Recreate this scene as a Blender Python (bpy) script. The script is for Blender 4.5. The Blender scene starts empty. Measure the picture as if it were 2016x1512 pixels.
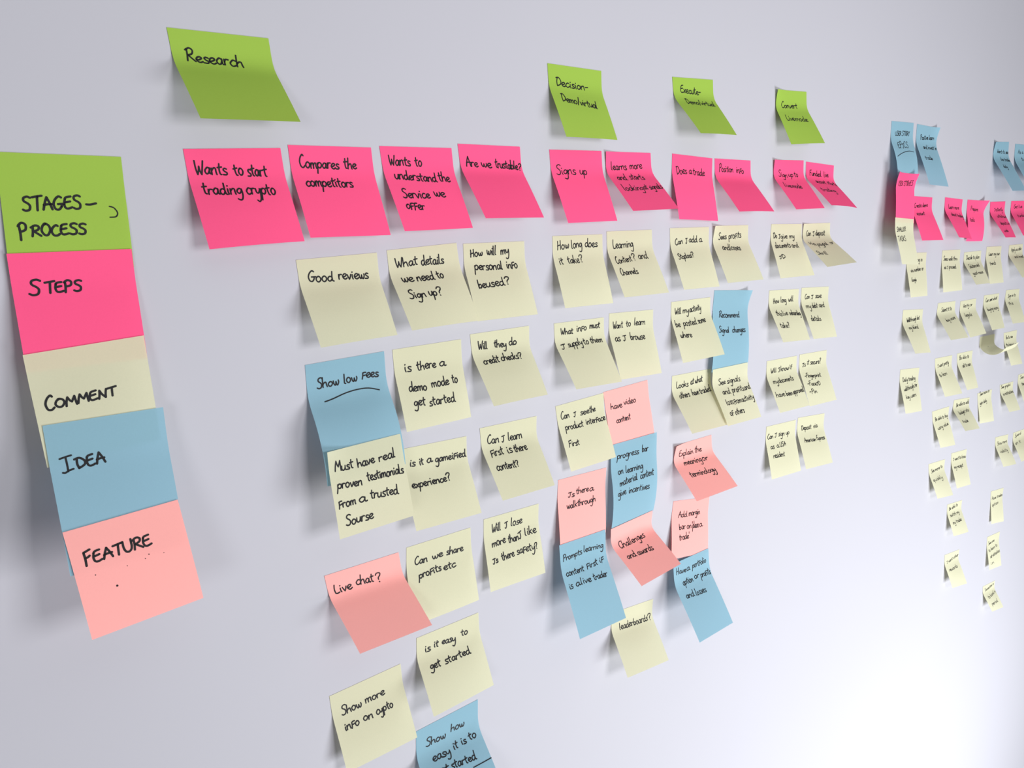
# Sticky notes on a white wall: a user-journey map seen along the wall.
import bpy, math, random
from mathutils import Matrix, Vector

S = bpy.context.scene
COL = S.collection
HEIGHT = 1.75                      # height of the map's origin above the floor (m)

# ------------------------------------------------------------------ camera
cd = bpy.data.cameras.new('camera')
cd.sensor_fit = 'HORIZONTAL'; cd.sensor_width = 36.0
cd.lens = 1522.613 / 2016 * 36.0
cd.clip_start = 0.01
cam = bpy.data.objects.new('camera', cd); COL.objects.link(cam)
cam.matrix_world = Matrix.Translation((0, -0.61261, HEIGHT)) @ Matrix([[0.7753708, 0.1559282, -0.611953], [-0.6304368, 0.134756, -0.7644542], [-0.0367356, 0.9785332, 0.2027887]]).to_4x4()
S.camera = cam

# ------------------------------------------------------------------ world, lights, exposure
w = bpy.data.worlds.new('room_light'); S.world = w; w.use_nodes = True
bg = w.node_tree.nodes['Background']
bg.inputs[0].default_value = (0.93, 0.92, 1.0, 1); bg.inputs[1].default_value = .08

def area(name, loc, target, sx, sy, power, color):
    d = bpy.data.lights.new(name, 'AREA'); d.shape = 'RECTANGLE'; d.size = sx; d.size_y = sy
    d.energy = power; d.color = color
    o = bpy.data.objects.new(name, d); COL.objects.link(o); o.location = loc
    o.rotation_euler = (Vector(target) - Vector(loc)).to_track_quat('-Z', 'Y').to_euler()
    return o
# daylight from the large window across the room, facing the map
area('window_light', (0.75, -1.45, HEIGHT - 0.05), (0.75, 0, HEIGHT - 0.05), 0.55, 0.45, 12.3, (1.0, 0.985, 0.99))
area('gradient_fill_light', (1.55, -1.5, HEIGHT - 1.45), (1.35, 0, HEIGHT - 1.0), 1.0, 0.8, 52.5, (0.96, 0.98, 1.0))  # lamp added low on the right so the wall brightens that way, no window
area('left_window_light', (-0.85, -1.35, HEIGHT - 0.05), (0.2, 0, HEIGHT - 0.25), 0.4, 0.4, 5, (0.97, 0.98, 1.0))
area('ceiling_light', (0.9, -1.0, HEIGHT + 1.2), (0.8, -0.1, HEIGHT - 0.2), 2.4, 1.2, 6, (1.0, 0.985, 0.97))

S.view_settings.view_transform = 'Standard'; S.view_settings.look = 'None'
S.view_settings.gamma = 1.0; S.view_settings.use_curve_mapping = False
S.view_settings.exposure = 0.0

# ------------------------------------------------------------------ materials
def srgb(r, g, b):
    f = lambda v: (v / 255 / 12.92) if v / 255 <= 0.04045 else ((v / 255 + 0.055) / 1.055) ** 2.4
    return (f(r), f(g), f(b), 1)

def paper(name, col, trans):
    m = bpy.data.materials.new(name); m.use_nodes = True
    nt = m.node_tree; nt.nodes.clear()
    out = nt.nodes.new('ShaderNodeOutputMaterial')
    dif = nt.nodes.new('ShaderNodeBsdfDiffuse'); tr = nt.nodes.new('ShaderNodeBsdfTranslucent')
    mix = nt.nodes.new('ShaderNodeMixShader'); mix.inputs[0].default_value = trans
    tc = nt.nodes.new('ShaderNodeTexCoord'); no = nt.nodes.new('ShaderNodeTexNoise')
    no.inputs['Scale'].default_value = 900; no.inputs['Detail'].default_value = 4
    rmp = nt.nodes.new('ShaderNodeMapRange'); rmp.inputs['To Min'].default_value = 0.965; rmp.inputs['To Max'].default_value = 1.03
    mul = nt.nodes.new('ShaderNodeVectorMath'); mul.operation = 'SCALE'; mul.inputs[0].default_value = col[:3]
    bmp = nt.nodes.new('ShaderNodeBump'); bmp.inputs['Strength'].default_value = 0.06; bmp.inputs['Distance'].default_value = 0.0003
    l = nt.links.new
    l(tc.outputs['Object'], no.inputs['Vector']); l(no.outputs['Fac'], rmp.inputs['Value'])
    l(rmp.outputs[0], mul.inputs['Scale']); l(mul.outputs[0], dif.inputs['Color']); l(mul.outputs[0], tr.inputs['Color'])
    l(no.outputs['Fac'], bmp.inputs['Height']); l(bmp.outputs[0], dif.inputs['Normal'])
    l(dif.outputs[0], mix.inputs[1]); l(tr.outputs[0], mix.inputs[2]); l(mix.outputs[0], out.inputs[0])
    return m
PAPER = {
    'green': paper('green_paper', (.345, .53, .083), 0.12),
    'pink': paper('pink_paper', (1.0, .11, .27), 0.10),
    'cream': paper('cream_paper', (.75, .74, .53), 0.26),
    'blue': paper('blue_paper', (.31, .525, .635), 0.26),
    'salmon': paper('salmon_paper', (1.0, .44, .41), 0.10),
}
INK = bpy.data.materials.new('black_marker_ink'); INK.use_nodes = True
b = INK.node_tree.nodes['Principled BSDF']
b.inputs['Base Color'].default_value = (0.012, 0.012, 0.014, 1); b.inputs['Roughness'].default_value = 0.65
b.inputs['Specular IOR Level'].default_value = 0.25

WALL = bpy.data.materials.new('white_wall_paint'); WALL.use_nodes = True
nt = WALL.node_tree; b = nt.nodes['Principled BSDF']
b.inputs['Roughness'].default_value = 0.75; b.inputs['Specular IOR Level'].default_value = 0.2
tc = nt.nodes.new('ShaderNodeTexCoord')
n1 = nt.nodes.new('ShaderNodeTexNoise'); n1.inputs['Scale'].default_value = 2.2; n1.inputs['Detail'].default_value = 3
cr = nt.nodes.new('ShaderNodeValToRGB')
cr.color_ramp.elements[0].color = (.472, .470, .517, 1); cr.color_ramp.elements[1].color = (.492, .490, .537, 1)
n2 = nt.nodes.new('ShaderNodeTexNoise'); n2.inputs['Scale'].default_value = 260; n2.inputs['Detail'].default_value = 5
bp = nt.nodes.new('ShaderNodeBump'); bp.inputs['Strength'].default_value = 0.05; bp.inputs['Distance'].default_value = 0.0006
nt.links.new(tc.outputs['Object'], n1.inputs['Vector']); nt.links.new(tc.outputs['Object'], n2.inputs['Vector'])
nt.links.new(n1.outputs['Fac'], cr.inputs[0]); nt.links.new(cr.outputs[0], b.inputs['Base Color'])
nt.links.new(n2.outputs['Fac'], bp.inputs['Height']); nt.links.new(bp.outputs[0], b.inputs['Normal'])

# ------------------------------------------------------------------ the wall
def box(name, x0, x1, y0, y1, z0, z1, mat):
    v = [(x, y, z) for x in (x0, x1) for y in (y0, y1) for z in (z0, z1)]
    f = [(0, 1, 3, 2), (4, 6, 7, 5), (0, 4, 5, 1), (2, 3, 7, 6), (0, 2, 6, 4), (1, 5, 7, 3)]
    me = bpy.data.meshes.new(name); me.from_pydata(v, [], f); me.materials.append(mat)
    o = bpy.data.objects.new(name, me); COL.objects.link(o); return o
wl = box('wall_back', -1.6, 4.6, 0.0, 0.12, 0.0, 3.0, WALL); wl['kind'] = 'structure'

# ------------------------------------------------------------------ handwriting: single-stroke letters
# x-height 10, ascender 20, descender -10; "width : stroke ; stroke" with x,y points
GL = {
'a': '9:7,8 4,10 1,7 0,4 2,0 5,1 7,6 7,9;7,9 7,3 8,0 10,1',
'b': '8.5:0,20 0,10 1,0;0,4 3,1 6,1 7,5 6,9 3,9 1,6',
'c': '7.5:7,9 4,10 1,7 0,4 2,0 5,0 8,2',
'd': '9:7,8 4,10 1,8 0,4 2,0 5,1 7,5;7,20 7,8 8,1 10,0',
'e': '8:0,4 4,5 7,8 5,10 2,9 0,5 2,1 5,0 8,2',
'f': '7:1,12 1,5 0,-2;1,12 4,13 7,13;1,6 4,6 6,7',
'g': '8.5:7,8 4,10 1,8 0,4 3,1 6,4 7,9;7,9 8,0 7,-8 4,-11 0,-9',
'h': '9:0,20 0,10 0,0;0,5 3,9 6,9 7,4 8,0',
'i': '3.5:1,9 1,4 2,0;1,14 1.4,14.6',
'j': '4:2,9 2,-6 0,-9;2,14 2.4,14.5',
'k': '8:0,20 0,10 0,0;6,10 3,7 1,5;1,5 4,3 7,0',
'l': '3.5:0,20 0,10 0,2 2,0',
'm': '12:0,9 0,4 0,0;0,5 2,9 4,9 5,4 5,0;5,5 7,9 10,9 10,4 11,0',
'n': '8.5:0,9 0,4 0,0;0,5 3,9 6,9 6.6,4 7.4,0',
'o': '8.5:4,10 1,8 0,4 2,0 5,0 7.5,4 6.6,8 4,10 2,9',
'p': '8.5:0,9 0,0 -1,-10;0,6 3,10 7,8 7,3 4,0 1,2',
'q': '8.5:7,8 3,10 0,5 3,0 7,6;7,9 7,0 7,-10',
'r': '6:0,9 0,4 0,0;0,5 2,9 5.5,9',
's': '6.5:6,9 3,10 1,8 3,5 6,3 5,0 0,0',
't': '6.5:2.5,17 2,8 3,1 5,0;-.5,11 6,12',
'u': '8.5:0,9 0,3 2,0 5,1 7,6;7,9 7,3 8,0',
'v': '7:0,9 1.5,4 3,0;3,0 5,4 6.6,9.5',
'w': '10.5:0,9 1,3 3,0 4.5,3 5,7;5,7 6,1 8,0 10,5 9.6,9',
'x': '7.5:0,9 3,5 7,0;6.6,9 3,4 0,0',
'y': '8.5:0,9 1,3 4,2 7,7;7,9 7.6,0 6,-9 3,-12 0,-10',
'z': '7:0,9 6,9;6,9 0,0;0,0 7,0.6',
'A': '10.5:0,0 2,10 5,21;5,21 8,10 10,0;1,8 5,9 10,9',
'B': '9:1,21 1,0;0,20 6,21 6,13 1,11;1,11 8,9 8,1 0,0',
'C': '9.5:8,20 6,22 2,17 0,9 2,1 6,0 9,3',
'D': '11:2,21 1,10 2,0;-1,20 5,21 10,13 9,5 2,0',
'E': '9.5:8,21 3,20 1,17;1.4,18 0,9 1,2 4,0 9,2;1,11 4,11.6 7,12.4',
'F': '9:1,20 1,10 0,-1;1,20 5,21 9,22;1,11 4,11 7,12.5',
'G': '11:9,20 6,22 2,17 0,9 2,1 6,0 9,5;9,5 9.4,9;5,9 12,9.5',
'H': '10:1,20 1,10 0,0;0,9 4,10 8,11;8,21 8,10 8,0',
'I': '8.5:0,13 4,14 8,14.6;4.5,14 5,6 4,1 2,-1 .5,1',
'|': '10:0,21 5,22 10,22.6;5,22 5,11 4.6,0;0,0 2,-1 5,1 9.4,2',
'J': '8:0,20 8,21;5,20 5,4 2,0 0,3',
'K': '9:1,21 0,0;8,20 1,10;1,10 9,0',
'L': '8:1,21 0,10 1,1;1,1 4,0 8,1.4',
'M': '12.5:0,0 1,10 3,20;3,20 5,12 7,8;7,8 9,14 11,20;11,20 11.4,10 12,0',
'N': '10:0,0 1,10 1.4,20;1.4,20 4,10 8,1;8,1 8.4,11 9.4,21',
'O': '10.5:6,21 2,18 0,9 3,1 7,1 10,9 9,17 5,21.4 3,20',
'P': '9:1,20 1,10 0,-1;0,18 4,22 8,19 7,12 1,10',
'R': '10:1,20 1,10 0,0;-1,18 4,22 8,19 7,13 2,10;2,10 6,5 10,0',
'S': '9.5:9,20 6,22 2,20 2,15 6,11 8,7 7,1 3,-.5 0,1.4',
'T': '10.5:0,20 5,21 11,22;6,21 5.4,10 5,0',
'U': '10.5:0,20 0,9 2,1 6,0 9,6 9.4,21',
'V': '9:0,20 4,0;4,0 9,21',
'W': '13:0,20 1,9 3,0;3,0 5,6 6,12;6,12 7,5 9,0;9,0 11,10 12.6,20',
'X': '9:0,20 8,0;8,21 0,0',
'Y': '9:0,21 4,11;9,21 4,11 3,-1',
'?': '7:0,17 2,21 6,20 6,15 3.5,10 3.4,6;3.6,1 4,.4',
'-': '7.5:0,7 6,8',
'/': '6:0,-2 3,10 5,21',
"'": '3:1,20 .6,15',
}
def parse(s):
    w_, body = s.split(':', 1)
    return float(w_), [[tuple(map(float, p.split(','))) for p in st.split()] for st in body.split(';')]
GLYPH = {k: parse(v) for k, v in GL.items()}

def spline(pts, n=4):
    if len(pts) == 2:
        return pts
    out = []
    P = [pts[0]] + list(pts) + [pts[-1]]
    for i in range(1, len(P) - 2):
        a, b_, c, d = P[i - 1], P[i], P[i + 1], P[i + 2]
        for k in range(n):
            t = k / n
            out.append(tuple(0.5 * (2 * b_[j] + (c[j] - a[j]) * t + (2 * a[j] - 5 * b_[j] + 4 * c[j] - d[j]) * t * t
                                    + (3 * b_[j] - a[j] - 3 * c[j] + d[j]) * t ** 3) for j in (0, 1)))
    out.append(tuple(pts[-1]))
    return out

def write_line(txt, u0, v0, u1, v1, xh, rnd):
    """strokes (mm on the sheet, v down) of one written word or line, its baseline from (u0,v0) to (u1,v1)"""
    tot = 0; lay = []
    for i, ch in enumerate(txt):
        if ch == ' ':
            tot += 6.5; continue
        wd, st = GLYPH[ch]
        lay.append((tot, st)); tot += wd + (1.2 if i < len(txt) - 1 else 0)
    tot = tot + 0.8
    L = math.hypot(u1 - u0, v1 - v0) or 1
    ex = ((u1 - u0) / L, (v1 - v0) / L); ey = (ex[1], -ex[0])
    sx = L / tot; sy = xh / 10
    res = []
    for x, st in lay:
        jy = rnd.uniform(-.7, .7); js = rnd.uniform(.92, 1.08); sl = rnd.uniform(-.03, .07)
        for s in st:
            q = []
            for (a, c) in spline(s):
                a2 = (x + a) * sx + c * sl * sy; c2 = (c * js + jy) * sy
                q.append((u0 + ex[0] * a2 + ey[0] * c2, v0 + ex[1] * a2 + ey[1] * c2))
            res.append(q)
    return res

# ------------------------------------------------------------------ one sheet
NV, NU = 24, 12
def bend(s, a0, a1, a2):            # lift angle from the wall, along the sheet
    if s < .14: return a0
    if s < .42:
        t = (s - .14) / .28; return a0 + (a1 - a0) * t * t * (3 - 2 * t)
    return a1 + (a2 - a1) * (s - .42) / .58

def edge(x, z, h, phi, a0, a1, a2, L):
    d = (math.sin(math.radians(phi)), -math.cos(math.radians(phi)))
    pts = [Vector((x, -h, z))]
    for i in range(NV):
        a = math.radians(bend((i + .5) / NV, a0, a1, a2)); st = L / NV
        pts.append(pts[-1] + Vector((d[0] * math.cos(a), -math.sin(a), d[1] * math.cos(a))) * st)
    return pts

class Sheet:
    def __init__(self, g, rnd, flat):
        (xl, zl, hl, xr, zr, hr, pl, pr, a0l, a0r, al, ar, curl, L) = g
        self.peel = (0, 0)
        self.l = edge(xl, zl, hl, pl, a0l, al, al + curl, L)
        self.r = edge(xr, zr, hr, pr, a0r, ar, ar + curl, L)
        self.L = L; self.arch = 0.0 if flat else rnd.uniform(-.4, 1.5)
    def at(self, u, v, off=0.0):    # u, v in mm on the sheet -> metres in the scene
        u = u / 76; s = v / self.L * NV; i = min(max(int(s), 0), NV - 1); t = s - i
        a = self.l[i].lerp(self.l[i + 1], t); b_ = self.r[i].lerp(self.r[i + 1], t)
        p = a.lerp(b_, u)
        nrm = (b_ - a).cross((self.l[i + 1] - self.l[i]) + (self.r[i + 1] - self.r[i]))
        nrm.normalize()
        if nrm.y > 0: nrm = -nrm
        k = min(max((v / self.L - .14) / .5, 0), 1)
        lift = 0.0                  # top corners that have come unstuck: (left, right) in mm
        for c, amt in ((0.0, self.peel[0]), (1.0, self.peel[1])):
            if amt:
                lift += amt * max(0.0, 1 - math.hypot((u - c) * 76, v) / 26) ** 1.6
        p = p + nrm * (self.arch * 4 * u * (1 - u) * k + lift + off)
        return Vector((p.x / 1000, p.y / 1000, p.z / 1000 + HEIGHT))

def ribbon(sheet, pts, wd, V, F):
    """ink stroke with round ends laid on the sheet"""
    P = [pts[0]]
    for p in pts[1:]:
        if math.hypot(p[0] - P[-1][0], p[1] - P[-1][1]) > .12: P.append(p)
    r = wd / 2
    if len(P) < 2:
        disc(sheet, P[0], r, V, F); return
    tan = []
    for i in range(len(P)):
        a = P[max(i - 1, 0)]; c = P[min(i + 1, len(P) - 1)]
        d = (c[0] - a[0], c[1] - a[1]); m = math.hypot(*d) or 1; tan.append((d[0] / m, d[1] / m))
    base = len(V)
    for p, t in zip(P, tan):
        V.append(sheet.at(p[0] - t[1] * r, p[1] + t[0] * r, .14)); V.append(sheet.at(p[0] + t[1] * r, p[1] - t[0] * r, .14))
    for i in range(len(P) - 1):
        a = base + 2 * i; F.append((a, a + 1, a + 3, a + 2))
    for e, t, sg in ((0, tan[0], -1), (len(P) - 1, tan[-1], 1)):
        c0 = len(V); n = 4; p = P[e]
        for k in range(1, n):
            a = math.pi * k / n - math.pi / 2
            V.append(sheet.at(p[0] + r * (sg * t[0] * math.cos(a) - t[1] * math.sin(a)),
                              p[1] + r * (sg * t[1] * math.cos(a) + t[0] * math.sin(a)), .14))
        F.append((base + 2 * e + 1, *range(c0, c0 + n - 1), base + 2 * e))

def disc(sheet, p, r, V, F):
    b0 = len(V)
    for k in range(8):
        a = k * math.pi / 4; V.append(sheet.at(p[0] + r * math.cos(a), p[1] + r * math.sin(a), .14))
    F.append(tuple(range(b0, b0 + 8)))

def mesh_obj(name, V, F, mat, parent=None, smooth=False):
    me = bpy.data.meshes.new(name); me.from_pydata([tuple(v) for v in V], [], F); me.materials.append(mat)
    if smooth: me.polygons.foreach_set('use_smooth', [True] * len(F))
    me.update()
    o = bpy.data.objects.new(name, me); COL.objects.link(o)
    if parent: o.parent = parent
    return o

count = [0]
def N(color, label, group, geo, writing, flat=False, peel=(0, 0)):
    """a square (or, in blue, long) sticky note: geo = top corners, side directions, lift angles, curl and length in mm;
    writing = words with their baselines in mm on the sheet"""
    count[0] += 1; rnd = random.Random(count[0] * 7 + 3)
    sh = Sheet(geo, rnd, flat); sh.peel = peel; L = sh.L
    org = sh.at(38, 0)
    V = [sh.at(76 * i / NU, L * j / NV) - org for j in range(NV + 1) for i in range(NU + 1)]
    F = [(j * (NU + 1) + i, (j + 1) * (NU + 1) + i, (j + 1) * (NU + 1) + i + 1, j * (NU + 1) + i + 1) for j in range(NV) for i in range(NU)]
    o = mesh_obj('sticky_note', V, F, PAPER[color], smooth=True)
    o.location = org
    o['label'] = label; o['category'] = 'sticky note'; o['group'] = group
    xr = geo[0]
    wd = 1.25 if xr < 500 else 1.15
    V, F, VU, FU, VD, FD = [], [], [], [], [], []
    for it in writing:
        if it[0] == '~': ribbon(sh, spline(it[2], 6), it[1], VU, FU)
        elif it[0] == '.': disc(sh, (it[2], it[3]), it[1], VD, FD)
        else:
            k = 1.2 if it[0].isupper() and xr < 200 else 1
            for s in write_line(it[0], it[1], it[2], it[3], it[4], it[5], rnd): ribbon(sh, s, wd * k, V, F)
    for nm, VV, FF in (('handwriting', V, F), ('pen_line', VU, FU), ('ink_dots', VD, FD)):
        if VV:
            mesh_obj(nm, [v - org for v in VV], FF, INK, o)
    return o

# ------------------------------------------------------------------ the notes
N('green', 'large green note at the left edge reading STAGES PROCESS', 'column of colour key notes at the left',
  (70.1, 57.75, 0.35, 144.93, 56.29, 0.35, -2.52, -1.27, 0.0, 0.0, 3.22, 3.53, -3.0, 77.13),
  [('STAGES', 12.0, 37.2, 47.7, 35.7, 4.1), ('~', 1.5, [(50.1, 32.9), (52.6, 33.0), (56.3, 32.2)]), ('~', 0.9, [(64.6, 34.2), (67.5, 35.3), (69.4, 38.6), (68.1, 41.3), (64.2, 41.7)]), ('P', 8.8, 56.0, 14.1, 55.2, 4.8), ('ROCESS', 15.6, 54.1, 48.8, 52.8, 3.4)], flat=True)
N('pink', 'pink note reading STEPS stuck under the green STAGES note', 'column of colour key notes at the left',
  (66.76, -7.12, 2.76, 143.09, -7.65, 2.96, -0.7, -0.92, 1.03, 1.43, 9.91, 9.6, -3.0, 79.23),
  [('S', 9.4, 27.8, 16.6, 28.1, 4.4), ('TEPS', 19.0, 27.3, 41.6, 27.1, 3.4)], flat=True)
N('cream', 'cream note reading COMMENT hanging between pink STEPS and blue IDEA notes', 'column of colour key notes at the left',
  (65.48, -73.65, 10.85, 141.7, -69.46, 10.33, 1.31, -0.11, 7.7, 7.7, 12.69, 8.75, -3.0, 77.05),
  [('C', 6.8, 39.5, 12.5, 39.8, 4.2), ('OMMENT', 12.8, 39.1, 52.2, 38.3, 2.8)], flat=True)
N('blue', 'blue note reading IDEA hanging below the cream COMMENT note', 'column of colour key notes at the left',
  (68.95, -121.34, 20.05, 146.47, -122.55, 18.32, -0.98, -1.92, 11.6, 7.28, 20.36, 19.62, -3.0, 102.57),
  [('|', 7.0, 33.4, 14.7, 32.9, 4.9), ('DEA', 16.0, 32.8, 34.2, 31.8, 3.5)], flat=True)
N('salmon', 'salmon note reading FEATURE, lowest of the hanging key column, with ink specks', 'column of colour key notes at the left',
  (67.85, -190.95, 41.52, 143.84, -188.94, 35.86, 3.37, 2.49, 18.85, 18.31, 18.66, 18.76, -3.0, 74.38),
  [('F', 8.4, 25.8, 13.4, 25.4, 4.3), ('EATURE', 13.6, 25.3, 52.0, 25.4, 3.5), ('.', 0.75, 23.1, 45.4), ('.', 0.4, 12.1, 33.8), ('.', 0.3, 32.4, 34.6), ('.', 0.45, 47.7, 31.6), ('.', 0.35, 44.8, 33.7), ('.', 0.3, 57.5, 33.9)], flat=True)
N('green', 'green note reading Research, alone at the upper left of the wall', 'green stage notes above the pink rows',
  (186.49, 146.36, 0.35, 261.72, 147.27, 0.35, 4.94, 4.38, 0.0, 0.0, 37.99, 38.65, -3.0, 76.42),
  [('Research', 10.0, 21.9, 52.1, 23.7, 4.6)])
N('pink', 'pink note reading Wants to start trading crypto, leftmost in the pink row', 'pink step notes in the long top row',
  (187.94, 62.9, 0.35, 263.11, 65.73, 0.35, 3.76, 4.12, 0.0, 0.0, 20.78, 20.44, -3.0, 76.44),
  [('Wants', 5.8, 18.2, 30.1, 19.1, 4.8), ('to', 35.3, 19.9, 42.9, 19.5, 4.8), ('start', 45.5, 21.2, 61.4, 21.3, 4.8), ('trading', 7.6, 33.8, 37.6, 35.6, 4.8), ('crypto', 40.5, 35.8, 64.3, 36.9, 4.8)])
N('pink', 'pink note reading Compares the competitors above the Good reviews note', 'pink step notes in the long top row',
  (269.54, 68.35, 0.35, 344.69, 68.57, 0.35, 2.63, 2.91, 0.0, 0.0, 22.07, 18.95, -3.0, 76.88),
  [('Compares', 8.3, 17.5, 43.4, 18.1, 4.3), ('the', 48.0, 17.6, 59.9, 18.1, 4.3), ('competitors', 9.9, 32.7, 52.6, 34.1, 4.3)])
N('pink', 'pink note reading Wants to understand the Service we offer', 'pink step notes in the long top row',
  (352.99, 70.03, 0.35, 428.9, 70.61, 0.35, 5.47, 3.39, 0.0, 0.0, 23.92, 24.34, -3.0, 77.4),
  [('Wants', 7.4, 15.8, 29.5, 16.1, 4.3), ('to', 34.4, 16.7, 41.8, 16.4, 4.3), ('understand', 9.9, 28.0, 53.6, 31.2, 4.3), ('the', 56.3, 30.6, 68.6, 31.2, 4.3), ('Service', 11.2, 46.1, 40.2, 46.8, 4.3), ('we', 45.1, 45.4, 57.6, 46.2, 4.3), ('offer', 10.7, 56.4, 30.2, 58.0, 4.3)])
N('pink', 'pink note with one line reading Are we trustable?', 'pink step notes in the long top row',
  (436.13, 74.72, 0.35, 511.42, 74.34, 0.35, 5.31, 2.99, 0.0, 0.0, 33.47, 32.56, -3.0, 77.35),
  [('Are', 6.8, 20.3, 21.1, 20.6, 4.3), ('we', 24.8, 20.3, 37.6, 21.5, 4.3), ('trustable', 42.1, 20.8, 70.8, 22.3, 4.3), ('?', 70.6, 22.8, 74.3, 23.6, 3.2)])
N('pink', 'pink note reading Signs up under the green Decision note', 'pink step notes in the long top row',
  (550.43, 72.71, 0.35, 626.07, 73.48, 0.35, 4.22, 2.79, 0.0, 0.0, 21.98, 21.11, -3.0, 77.79),
  [('Signs', 6.8, 24.9, 35.0, 24.6, 4.4), ('up', 40.6, 24.2, 51.5, 25.2, 4.4)])
N('pink', 'pink note reading learns more and starts looking at signals', 'pink step notes in the long top row',
  (631.2, 72.95, 0.35, 705.82, 73.51, 0.35, 3.8, 4.4, 0.0, 0.0, 42.08, 42.97, -3.0, 77.35),
  [('learns', 8.3, 19.2, 33.8, 18.8, 4.14), ('more', 39.2, 17.9, 60.0, 17.5, 4.14), ('and', 11.3, 32.1, 26.2, 32.8, 4.14), ('starts', 32.1, 31.7, 56.3, 32.1, 4.14), ('looking', 9.9, 48.4, 42.0, 48.0, 4.14), ('at', 42.8, 47.0, 50.0, 46.7, 4.14), ('signals', 52.6, 47.7, 75, 45.8, 4.14)], peel=(2, 0))
N('pink', 'pink note reading Does a trade under the green Execute note', 'pink step notes in the long top row',
  (744.07, 73.7, 0.35, 820.69, 69.93, 0.35, -1.75, -1.39, 0.0, 0.0, 14.71, 13.06, -3.0, 77.23),
  [('Does', 8.3, 23.0, 27.5, 20.9, 4.48), ('a', 31.2, 21.3, 36.6, 21.4, 4.48), ('trade', 38.7, 21.9, 61.3, 22.0, 4.48)])
N('pink', 'pink note reading Position info with its bottom lifted off the wall', 'pink step notes in the long top row',
  (825.3, 69.94, 0.35, 901.04, 68.94, 0.35, 2.33, 2.77, 0.0, 0.0, 40.52, 39.91, -3.0, 77.62),
  [('Position', 9.1, 15.2, 38.3, 15.6, 4.14), ('info', 44.3, 16.1, 60.9, 16.6, 4.14)])
N('pink', 'pink note reading Sign up to live mode under the green Convert note', 'pink step notes in the long top row',
  (952.33, 70.9, 0.35, 1027.71, 71.64, 0.35, 3.82, 1.3, 0.0, 0.0, 38.88, 38.5, -3.0, 77.16),
  [('Sign', 11.9, 21.7, 33.4, 23.4, 3.84), ('up', 36.1, 22.0, 48.2, 23.1, 3.84), ('to', 51.1, 22.5, 61.0, 22.5, 3.84), ('live', 12.2, 38.8, 28.3, 41.3, 3.84), ('mode', 30.2, 40.7, 53.1, 42.4, 3.84)], peel=(3, 0))
N('pink', 'pink note reading Funded live account starts trading, last of the long pink row', 'pink step notes in the long top row',
  (1034.33, 70.17, 0.35, 1109.63, 66.11, 0.35, 0.75, -1.36, 0.0, 0.0, 46.94, 45.66, -3.0, 77.4),
  [('Funded', 9.8, 18.0, 40.5, 18.4, 3.84), ('live', 48.6, 18.1, 61.5, 17.5, 3.84), ('account', 18.5, 30.4, 44.4, 31.0, 3.84), ('starts', 49.4, 30.3, 75, 32.6, 3.84), ('trading', 11.7, 48.4, 50.4, 49.0, 3.84)])
N('green', 'green note reading Decision- Demo/virtual above the pink Signs up note', 'green stage notes above the pink rows',
  (550.86, 155.8, 0.35, 627.35, 155.12, 0.35, 2.95, 0.41, 0.0, 0.0, 23.98, 24.56, -3.0, 76.78),
  [('Decision-', 10.1, 20.4, 55.9, 21.9, 4.0), ('Demo/virtual', 11.8, 37.3, 61.0, 42.2, 4.0)])
N('green', 'green note reading Execute- Demo/virtual, lifted far off the wall', 'green stage notes above the pink rows',
  (743.35, 158.72, 0.35, 819.26, 161.63, 0.35, 7.58, 4.12, 0.0, 0.0, 39.39, 36.57, -3.0, 77.49),
  [('Execute-', 13.2, 16.7, 51.2, 18.6, 4.14), ('Demo/virtual', 16.5, 31.4, 69.7, 34.0, 3.58)])
N('green', 'green note reading Convert Live mode, rightmost green note', 'green stage notes above the pink rows',
  (953.02, 160.4, 0.35, 1028.13, 162.7, 0.35, 2.22, 4.89, 0.0, 0.0, 26.99, 30.29, -3.0, 77.16),
  [('Convert', 13.2, 22.8, 51.1, 23.1, 3.84), ('Live', 13.4, 41.7, 31.2, 42.5, 3.84), ('mode', 33.0, 42.7, 62.3, 43.4, 3.84)], peel=(4, 0))
N('cream', 'cream note reading Good reviews, leftmost of the first cream row', 'cream comment notes in the main map',
  (267.5, -22.68, 0.35, 343.17, -20.59, 0.35, 3.62, 1.31, 0.0, 0.0, 25.94, 26.18, -3.0, 76.28),
  [('Good', 8.3, 18.7, 31.0, 20.7, 4.3), ('reviews', 36.2, 19.8, 65.0, 21.7, 4.3)])
N('cream', 'cream note reading What details we need to Sign up?', 'cream comment notes in the main map',
  (353.23, -19.13, 0.35, 429.13, -15.88, 0.35, 2.58, 5.67, 0.0, 0.0, 32.57, 23.54, -3.0, 77.63),
  [('What', 7.5, 16.4, 31.0, 15.7, 4.3), ('details', 34.3, 16.6, 59.0, 17.6, 4.3), ('we', 10.0, 30.5, 22.1, 30.8, 4.3), ('need', 25.3, 31.3, 43.7, 32.0, 4.3), ('to', 47.3, 31.5, 54.6, 30.8, 4.3), ('Sign', 10.4, 47.8, 27.9, 47.8, 3.8), ('up', 31.1, 47.3, 39.9, 47.7, 4.3), ('?', 39.7, 48.3, 45.2, 48.6, 4.3)])
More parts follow.
